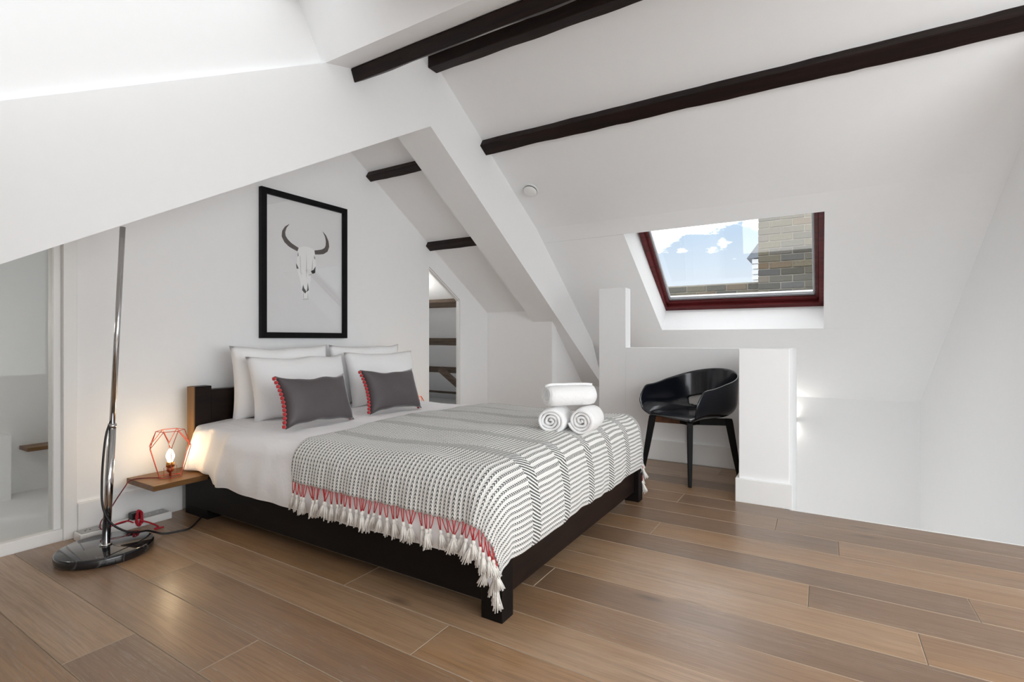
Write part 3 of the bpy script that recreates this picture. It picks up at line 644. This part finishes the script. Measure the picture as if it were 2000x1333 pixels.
# woven throw
TH0, TH1, TB0 = IX0 - .205, IX1 + .205, IY0 - .345
def f_throw(a, b_, s, t_):
    head = 2.03 + .06 * math.sin(s * 3.1) + .012 * math.sin(s * 17)
    bb = TB0 + (head - TB0) * t_
    p = drape(a, bb, TOP + .006, .088, .017, .012, .005, 2.2)
    p.z += topz(a, bb) * (1 if p.z > .46 else .3)
    edge = min(s, 1 - s) * (TH1 - TH0)
    if p.z < .45: p += Vector((.003 * math.sin(bb * 60), .0015 * math.sin(a * 47) , 0))
    if bb < IY0: p.z += .005 * math.sin(a * 9 + 1) * min((IY0 - bb) / .3, 1)
    return p, (a, bb)
thr = cloth_grid('woven_throw', TH0, TH1, 0, 1, 150, 110, f_throw, THROW, True, None, .007)
tag(thr, 'grey and white woven throw with red and white tassels across the foot of the bed', 'throw')
# tassels
def tassel_mesh():
    cordm = MB(); tm = MB()
    for sx in (-.009, .009): cordm.tube([(0, sx, .004), (.0, sx * .75, -.03), (0, sx * .12, -.060)], .0022, 5)
    tm.lathe([(.001, -.054), (.006, -.056), (.0085, -.062), (.0075, -.070), (.006, -.073)], 8)
    rg = random.Random(3)
    for i in range(13):
        an = i * 2.4; r1 = .004 + .006 * rg.random(); r2 = r1 + .008 + .005 * rg.random(); L = .055 + .018 * rg.random()
        ca, sa = math.cos(an), math.sin(an)
        tm.tube([(ca * .003, sa * .003, -.070), (ca * r1, sa * r1, -.088), (ca * r2 * .9, sa * r2, -.070 - L)], [.003, .0036, .0024], 4)
    return cordm, tm
cm, tm = tassel_mesh()
T0 = tm.build('tassel', TASSEL, thr, True); C0 = cm.build('tassel_cord', TCORD, T0, True)
first = True; rt = random.Random(11)
def put_tassel(a, t_, yaw):
    global first
    p, (_, bb) = f_throw(a, 0, (a - TH0) / (TH1 - TH0), t_)
    if first: o = T0; first = False
    else:
        o = T0.copy(); COL.objects.link(o); o.parent = thr; c2 = C0.copy(); COL.objects.link(c2); c2.parent = o
    side = -1 if a < 2 else 1
    o.location = p + Vector((side * .010, 0, 0))
    o.rotation_euler = (rt.uniform(-.32, .32), rt.uniform(-.06, .10) * -side, yaw + rt.uniform(-.4, .4)); k_ = rt.uniform(.76, .92); o.scale = (.9, .9, k_)
NT = 46
for i in range(NT):
    put_tassel(TH0, (i + .4) / NT, 0)
for i in range(14): put_tassel(TH1, (i + .4) / NT, 0)

# pillows and cushions
def pillow_mesh(name, w, h, t, mat, seed, n=22, pinch=.10, sag=0.0):
    vs_, fs = [], []
    def sgn(v_): return 1 if v_ > 0 else -1
    for side in (0, 1):
        for j in range(n + 1):
            for i in range(n + 1):
                u_, v_ = -1 + 2 * i / n, -1 + 2 * j / n
                prof = max((1 - abs(u_) ** 2.6) * (1 - abs(v_) ** 2.6), 0) ** .45
                x = u_ * w / 2 * (1 - pinch * (1 - v_ * v_) * abs(u_) ** 3 * .6 * (1 if True else 0)); z = v_ * h / 2 * (1 - pinch * (1 - u_ * u_) * abs(v_) ** 3)
                wrn = noise.noise(Vector((u_ * 1.7 + seed, v_ * 1.5, side * 5))) * .10 + noise.noise(Vector((u_ * 4 + seed, v_ * 4, side * 9))) * .04
                y = (1 if side else -1) * t / 2 * prof * (1 + wrn); z -= sag * prof * (1 - v_) * .5
                z += .012 * noise.noise(Vector((u_ * 2 + seed, v_, 7))) ; vs_.append((x, y, z + h / 2))
    N = (n + 1) ** 2
    for j in range(n):
        for i in range(n):
            k = j * (n + 1) + i; fs.append((k, k + 1, k + n + 2, k + n + 1)); k += N; fs.append((k + n + 1, k + n + 2, k + 1, k))
    me = bpy.data.meshes.new(name); me.from_pydata(vs_, [], fs)
    bm = bmesh.new(); bm.from_mesh(me); bmesh.ops.remove_doubles(bm, verts=bm.verts, dist=.0008); bmesh.ops.recalc_face_normals(bm, faces=bm.faces); bm.to_mesh(me); bm.free()
    for p in me.polygons: p.use_smooth = True
    me.materials.append(mat); o = bpy.data.objects.new(name, me); COL.objects.link(o); return o
ZB = TOP + .012
gp = 'white pillows against the headboard'
for (x, y, z, w_, h_, t_, tilt, yaw, lab, sd) in (
    (2.05, 2.985, ZB - .01, .70, .455, .13, -4, 0, 'left rear white pillow upright against the headboard, mostly hidden', 1),
    (2.765, 2.985, ZB - .01, .70, .455, .13, -4, 0, 'right rear white pillow upright against the headboard, mostly hidden', 5),
    (2.075, 2.80, ZB - .005, .71, .395, .17, -13, 1, 'left front white pillow behind the left grey cushion', 9),
    (2.785, 2.80, ZB - .005, .68, .405, .17, -13, -1, 'right front white pillow behind the right grey cushion', 14)):
    o = pillow_mesh('pillow', w_, h_, t_, PILLOW, sd); o.location = (x, y, z); o.rotation_euler = (R(tilt), 0, R(yaw)); tag(o, lab, 'pillow', gp)
pomm = None
for (x, y, yaw, tl, lab, sd) in ((1.86, 2.375, 2, 0, 'grey velvet cushion with red pompoms, left one nearer the lamp', 21), (2.455, 2.385, -1, 0, 'grey velvet cushion with red pompoms, right one nearer the eaves opening', 27)):
    o = pillow_mesh('velvet_cushion', .47, .292, .13, VELVET, sd, 20, .20); o.location = (x, y, ZB + .008); o.rotation_euler = (R(-20), R(1.5), R(yaw)); tag(o, lab, 'cushion', 'grey velvet cushions')
    for sx in (-1, 1):
        for k in range(13):
            v_ = -1 + 2 * (k + .5) / 13
            if pomm is None:
                mb = MB(); rg = random.Random(4); prof = [(.0001, -.0105)] + [(.0105 * math.cos(a), .0105 * math.sin(a)) for a in [R(-60 + 24 * q) for q in range(6)]] + [(.0001, .0105)]
                mb.lathe(prof, 10); mb.v = [tuple(Vector(p) * rg.uniform(.9, 1.12)) for p in mb.v]
                q = mb.build('pompom', POM, o, True); pomm = q.data
            else:
                q = bpy.data.objects.new('pompom', pomm); COL.objects.link(q); q.parent = o
            q.location = (sx * (.235 * (1 - .20 * (1 - v_ * v_) * .6) + (.008 if sx < 0 else -.004)), 0 if sx < 0 else .022, .146 + v_ * .146 * .97)

# towels
def roll(name, R0, L, label, loc, ax, seed, squash=.94):
    n, turns = 110, 3.6; rg = random.Random(seed); vs_, fs = [], []; m_ = 8
    for i in range(n + 1):
        t_ = i / n; an = t_ * turns * 2 * math.pi + seed; r_ = R0 * (.10 + .90 * t_ ** .9) - .006
        for j in range(m_ + 1):
            s_ = j / m_; e2 = 1 - .05 * (abs(2 * s_ - 1) ** 6) - (.0 if t_ < .7 else .05 * abs(2 * s_ - 1) ** 8)
            k = noise.noise(Vector((an * .9 + seed, s_ * 3, 2))) * .0045
            le = L * (s_ - .5) * (1 - .05 * (1 - t_)) + noise.noise(Vector((an, seed, 1))) * .006 * (2 * s_ - 1)
            vs_.append((le, (r_ * e2 + k) * math.cos(an), (r_ * e2 + k) * math.sin(an) * squash + R0 * squash))
    for i in range(n):
        for j in range(m_): k = i * (m_ + 1) + j; fs.append((k, k + 1, k + m_ + 2, k + m_ + 1))
    me = bpy.data.meshes.new(name); me.from_pydata(vs_, [], fs); me.materials.append(TOWEL)
    for p in me.polygons: p.use_smooth = True
    o = bpy.data.objects.new(name, me); COL.objects.link(o); o.location = loc; o.rotation_euler = (0, 0, R(ax))
    md = o.modifiers.new('solid', 'SOLIDIFY'); md.thickness = .012; md.offset = 0
    return tag(o, label, 'towel', 'rolled white towels on the throw')
ZT = TOP + .026
roll('rolled_towel', .0755, .21, 'rolled white towel at the bottom left of the stack of three', (2.31, 1.155, ZT), 12, .4, .90)
roll('rolled_towel', .0735, .21, 'rolled white towel at the bottom right of the stack of three', (2.375, 1.010, ZT), 6, 2.3, .96)
roll('rolled_towel', .0655, .255, 'rolled white towel lying crosswise on top of two others', (2.31, 1.075, ZT + .132), -40, 4.0, .90)

# ================================================================== table lamps
def make_lamp(loc, rz, label, on=True):
    t = empty('table_lamp', loc, rz, label, 'lamp', 'geometric copper wire lamps')
    w = MB(); hx = lambda r_, z, o_: [Vector((r_ * math.cos(R(60 * i + o_)), r_ * math.sin(R(60 * i + o_)), z)) for i in range(6)]
    b0, m0, t0 = hx(.056, .004, 0), hx(.104, .168, 0), hx(.064, .250, 30)
    for i in range(6):
        j = (i + 1) % 6
        for a, c_ in ((b0[i], b0[j]), (t0[i], t0[j]), (b0[i], m0[i]), (m0[i], t0[i]), (m0[j], t0[i])): w.tube([a, c_], .0019, 6)
    w.tube([b0[0], (0, 0, .004), b0[3]], .0016, 6); w.tube([b0[0] * .6, Vector((.034, 0, .055)), (.02, 0, .058)], .0012, 5); w.tube([b0[3] * .6, Vector((-.034, 0, .055)), (-.02, 0, .058)], .0012, 5)
    w.build('wire_cage', COPPER, t)
    MB().lathe([(.0001, .004), (.006, .004), (.006, .024), (.012, .028), (.017, .034), (.018, .056), (.0001, .056)], 20).build('lamp_holder', SOCKET, t, True)
    MB().lathe([(.0001, .056), (.020, .056), (.020, .078), (.017, .081), (.0001, .081)], 20).build('holder_collar', BRASS, t, True)
    MB().lathe([(.0001, .081), (.011, .081), (.014, .092), (.0195, .106), (.0195, .118), (.013, .137), (.005, .150), (.0001, .152)], 20).build('bulb', BULB if on else WHITE_PL, t, True)
    if on:
        l = bpy.data.lights.new('bulb_light', 'POINT'); l.energy = .9; l.color = (1, .74, .42); l.shadow_soft_size = .022
        lo = bpy.data.objects.new('bulb_light', l); COL.objects.link(lo); lo.parent = t; lo.location = (0, 0, .175)
    return t
make_lamp((1.368, 2.99, .2595), R(8), 'copper wire geometric lamp with lit bulb on the left side shelf')
make_lamp((3.262, 2.80 + .17, .2595), R(20), 'copper wire lamp on the far side shelf, only its top showing behind the bed')
def cable(name, pts, r_, mat, label, cat='cable', k=7):
    o = MB().tube(smooth_curve(pts, k), r_, 8).build(name, mat, None, True); return tag(o, label, cat)
cable('lamp_cord', [(1.325, 3.0, .2635), (1.29, 3.05, .263), (1.245, 3.09, .262), (1.222, 3.11, .25), (1.204, 3.10, .232), (1.174, 3.11, .18), (1.145, 3.12, .125), (1.10, 3.10, .08), (1.09, 3.07, .05), (1.13, 3.075, .052), (1.19, 3.07, .055), (1.22, 3.09, .058)], .0028, CABLE_D, 'thin dark red cord running from the lit lamp down past the shelf', 'cord')

# ================================================================== socket strip, plug and cord
st = empty('socket_strip', (1.20, 3.135, 0), 0, 'long white floor socket strip with grey plates beside the baseboard', 'socket strip')
MB().box(-.185, .225, -.04, .045, 0, .040).build('body', WHITE_PL, st, bevel=.003)
for x in (-.115, .15):
    pl_ = MB().box(x - .062, x + .062, -.034, .038, .040, .0435).build('plate', GREY_PL, st, bevel=.001)
    so = MB()
    for dx in (-.028, .028): so.box(x + dx - .012, x + dx - .008, -.006, .006, .0435, .0442); so.box(x + dx + .008, x + dx + .012, -.006, .006, .0435, .0442); so.box(x + dx - .003, x + dx + .003, .012, .016, .0435, .0442)
    so.build('socket_slots', DARKSLOT if x < 0 else WHITE_PL, pl_)
pg = empty('plug', (1.262, 3.135, .040), 0, 'black plug with a bundle of red cord in the socket strip', 'plug')
MB().prism([(-.022, -.02, 0), (.022, -.02, 0), (.024, .018, 0), (.012, .028, 0), (-.012, .028, 0), (-.024, .018, 0)], (0, 0, .034)).build('plug_body', BLACK_PL, pg, bevel=.004)
rg = random.Random(8); lp_ = []
for i in range(70):
    a = i * .62; rr = .009 + .017 * abs(math.sin(i * 1.7))
    lp_.append((rr * math.cos(a) * .62, -.045 + .004 * math.sin(i * .9) - .0012 * (i % 9), .006 + .040 * math.sin(a) + .002 * (i % 5)))
MB().tube(smooth_curve(lp_, 3), .0036, 6).build('cord_bundle', CABLE_R, pg, True, label='bright red bundled cord')
cable('red_cord', [(1.262, 3.082, .042), (1.30, 3.05, .02), (1.315, 3.0, .006), (1.29, 2.985, .005), (1.33, 2.975, .005)], .004, CABLE_R, 'loose end of bright red cord on the floor by the socket strip', 'cord')
cable('red_cord', [(1.235, 3.085, .036), (1.20, 3.07, .058), (1.15, 3.055, .062), (1.105, 3.05, .052)], .0033, CABLE_R, 'bright red cord lying over the socket strip behind the lamp pole', 'cord')

# ================================================================== floor lamp
fl = empty('floor_lamp', (1.03, 2.852, 0), 0, 'tall chrome pole floor lamp on a round black marble base', 'floor lamp')
MB().lathe([(.0001, 0), (.178, 0), (.184, .004), (.1855, .012), (.1855, .030), (.183, .037), (.177, .040), (.0001, .040)], 72).build('base', MARBLE, fl, True)
bs = Vector((.0, .0, .038)); d_ = Vector((.045, .0, 1)).normalized()
MB().lathe([(.0001, .040), (.024, .040), (.024, .046), (.0001, .046)], 24).build('collar', CHROME, fl, True)
MB().tube([bs, bs + d_ * .555], .0165, 20).build('sleeve', CHROME, fl, True)
MB().tube([bs + d_ * .545, bs + d_ * .565], .0178, 20).build('clamp_ring', CHROME, fl, True)
MB().tube([bs + d_ * .55, bs + d_ * 1.50], .0118, 20).build('pole', CHROME, fl, True)
MB().tube(smooth_curve([(.022, 0, .62), (-.002, -.012, .56), (-.016, -.018, .45), (-.022, -.02, .33), (-.022, -.03, .23), (.0, -.045, .155), (.045, -.055, .105), (.10, -.05, .075), (.16, -.02, .058), (.21, .012, .028), (.25, .01, .008), (.30, -.012, .007), (.36, -.02, .007), (.45, .07, .007), (.54, .17, .007), (.63, .24, .007)], 6), .0048, 8).build('cable', CABLE_B, fl, True)

# ================================================================== chair
ch = empty('tub_chair', (3.87, .83, 0), R(147.3), 'black lacquered plywood tub chair on four splayed legs by the low wall', 'chair')
def shell():
    pts = []
    for i in range(9): pts.append((.24 - .24 * i / 8, -.285))
    for i in range(1, 24): a = math.pi * i / 24; pts.append((-.27 * math.sin(a) ** .85, -.285 * math.cos(a)))
    for i in range(9): pts.append((.24 * i / 8, .285))
    n = len(pts); nb = 34; vs_, fs = [], []
    for i, (f_, s_) in enumerate(pts):
        a = abs(i / (n - 1) * 2 - 1)            # 1 at the arm tips, 0 at the back
        zt = .655 + .125 * (.5 + .5 * math.cos(math.pi * min(a / .95, 1)))
        zt -= .05 * max((a - .93) / .07, 0) ** 2
        q = Vector((min(f_, .24) if f_ > -.03 else -.03, 0, 0)); p = Vector((f_, s_, 0)); 
        if f_ < -.03: q = Vector((-.03, s_ * .0, 0))
        dv = p - q; L = dv.length; dv.normalize(); r_ = .10; top = zt; z0 = .452
        total = (L - r_) + r_ * math.pi / 2 + (top - z0 - r_)
        for j in range(nb + 1):
            l = total * j / nb
            if l < L - r_: h, z = l, z0 + .004 - .012 * math.sin(math.pi * min(l / (L - r_), 1) * .5) * 0
            elif l < L - r_ + r_ * math.pi / 2: an = (l - L + r_) / r_; h, z = L - r_ + r_ * math.sin(an), z0 + r_ * (1 - math.cos(an))
            else: h, z = L, z0 + r_ + (l - L + r_ - r_ * math.pi / 2)
            flare = .012 * max((z - .55) / .2, 0)
            pp = q + dv * (h + flare); fx = pp.x
            if a > .80: fx += .035 * ((a - .80) / .2) ** 2 * math.sin(math.pi * min(max((z - z0) / (top - z0), 0), 1)) 
            vs_.append((fx, pp.y, z - (.02 * max((f_ - .12) / .12, 0) ** 2 if z < .50 else 0)))
    for i in range(n - 1):
        for j in range(nb):
            k = i * (nb + 1) + j; cx_ = (i + .5) / (n - 1) * 2 - 1; zc = sum(vs_[q][2] for q in (k, k + 1, k + nb + 1, k + nb + 2)) / 4
            hole = (cx_ / .36) ** 2 + ((zc - .522) / .055) ** 2 < 1
            if not hole: fs.append((k, k + nb + 1, k + nb + 2, k + 1))
    me = bpy.data.meshes.new('shell'); me.from_pydata(vs_, [], fs)
    bm = bmesh.new(); bm.from_mesh(me); bmesh.ops.remove_doubles(bm, verts=bm.verts, dist=.0005); bmesh.ops.recalc_face_normals(bm, faces=bm.faces); bm.to_mesh(me); bm.free()
    for p in me.polygons: p.use_smooth = True
    me.materials.append(LACQ); o = bpy.data.objects.new('shell', me); COL.objects.link(o); o.parent = ch; o.location = (-.028, .014, 0)
    sd = o.modifiers.new('solid', 'SOLIDIFY'); sd.thickness = .013; sd.offset = 0
    sb = o.modifiers.new('sub', 'SUBSURF'); sb.levels = 1; sb.render_levels = 1
    return o
shell()
for sx, sy in ((1, 1), (1, -1), (-1, 1), (-1, -1)):
    d0 = Vector((sx, sy, 0)).normalized(); n0 = Vector((-d0.y, d0.x, 0)); m_ = MB()
    def ringat(r_, z, w1, w2): c_ = d0 * r_ + Vector((0, 0, z)); return [c_ + d0 * (w1 * i) + n0 * (w2 * j) for i, j in ((-1, -1), (1, -1), (1, 1), (-1, 1))]
    rings = [ringat(.262, .428, .026, .020), ringat(.270, .385, .026, .020), ringat(.305, .18, .021, .017), ringat(.336, .0, .013, .012)]
    m_.add([p for g in rings for p in g], [(3, 2, 1, 0), (12, 13, 14, 15)] + [(i * 4 + j, i * 4 + (j + 1) % 4, i * 4 + 4 + (j + 1) % 4, i * 4 + 4 + j) for i in range(3) for j in range(4)])
    m_.build('leg', LEGB, ch, bevel=.006)
    m_ = MB(); a, b2 = d0 * .03, d0 * .25
    m_.add([p + n0 * w2 + Vector((0, 0, z)) for p, z0, z1 in ((a, .372, .428), (b2, .378, .426)) for z in (z0, z1) for w2 in (-.016, .016)], [(0, 1, 3, 2), (4, 6, 7, 5), (0, 4, 5, 1), (2, 3, 7, 6), (0, 2, 6, 4), (1, 5, 7, 3)])
    m_.build('cross_bar', CHAIR_LIT if (sx, sy) == (1, -1) else LEGB, ch, bevel=.004)  # one bar takes the painted-in lit brown, the others stay black
MB().box(-.06, .06, -.06, .06, .375, .446).build('hub', LEGB, ch, bevel=.006)

# ================================================================== stair wall light
wl = empty('wall_light', (KX, .30, .117), 0, 'small white up and down wall light glowing beyond the pier', 'wall light')
MB().box(-.085, -.002, -.07, .07, -.024, .024).build('housing', WHITE_PL, wl, bevel=.003)
for s_ in (1, -1):
    z0 = .0245 * s_
    MB().box(-.07, -.015, -.055, .055, min(z0, z0 + .003 * s_), max(z0, z0 + .003 * s_)).build('lens', LEDG, wl)
    l = bpy.data.lights.new('wall_light_beam', 'SPOT'); l.energy = 2.4; l.color = (1, .95, .88); l.spot_size = R(150); l.spot_blend = .8; l.shadow_soft_size = .03
    lo = bpy.data.objects.new('wall_light_beam', l); COL.objects.link(lo); lo.parent = wl; lo.location = (-.045, 0, .030 * s_); lo.rotation_euler = (0 if s_ < 0 else R(180), 0, 0)

# ================================================================== outside: chimney, parapet, neighbour
brick_me = None
def brick_wall(parent, x_face, y0, y1, z0, z1, seed, skip=lambda y, z: False, bl=.215, bh=.065, j=.010):
    global brick_me
    if brick_me is None:
        bmm = bmesh.new(); bmesh.ops.create_cube(bmm, size=1); bmesh.ops.bevel(bmm, geom=bmm.edges[:], offset=.04, segments=1, affect='EDGES')
        brick_me = bpy.data.meshes.new('brick'); bmm.to_mesh(brick_me); bmm.free(); brick_me.materials.append(BRICK)
    rg = random.Random(seed); row = 0; z = z0
    while z + bh <= z1 + .002:
        y = y1 - (0 if row % 2 == 0 else (bl + j) / 2) + (bl + j) * (0 if row % 2 == 0 else 1)
        y = y1 + (0 if row % 2 == 0 else (bl + j) / 2)
        while y > y0 + .02:
            a, c_ = max(y - bl, y0), min(y, y1)
            if c_ - a > .03 and not skip((a + c_) / 2, z):
                o = bpy.data.objects.new('brick', brick_me); COL.objects.link(o); o.parent = parent
                o.location = Vector((x_face + .05 + rg.uniform(-.004, .004), (a + c_) / 2, z + bh / 2)) - parent.location; o.scale = (.10, c_ - a, bh); o.rotation_euler = (rg.uniform(-.012, .012), 0, rg.uniform(-.01, .01))
            y -= bl + j
        z += bh + j; row += 1
chm = empty('chimney', (6.6, .1, .6), 0, 'old grey and yellow brick chimney outside the rooflight', 'chimney')
MB().box(-.39, .4, -.55, .495, .42, 2.3).build('mortar_core', MORTAR, chm)
brick_wall(chm, 6.2, -.45, .600, 1.40, 2.60, 3)
par = empty('parapet', (6.72, 1.6, .6), 0, 'low grey brick parapet running left from the chimney', 'parapet')
MB().box(-.33, .2, -.995, 1.2, .30, 1.055).build('mortar_core', MORTAR, par)
brick_wall(par, 6.38, .62, 2.75, 1.425, 1.66, 9)
nb_ = empty('neighbour_dormer', (9.4, 1.2, 0), 0, 'pale weatherboarded dormer just left of the chimney', 'building')
nw = MB().box(0, 2, -1.2, -.22, -1, 2.35).build('wall', SIDING, nb_)
for i in range(9): MB().box(-.03, .0, -1.2, -.20, 1.55 + i * .09, 1.55 + i * .09 + .075).build('weatherboard', SIDING, nb_)
MB().prism([(-.05, -1.3, 2.36), (-.05, -.12, 2.36), (-.05, -.45, 2.82), (-.05, -1.3, 2.95)], (2.1, 0, 0)).build('roof', SLATE, nb_)
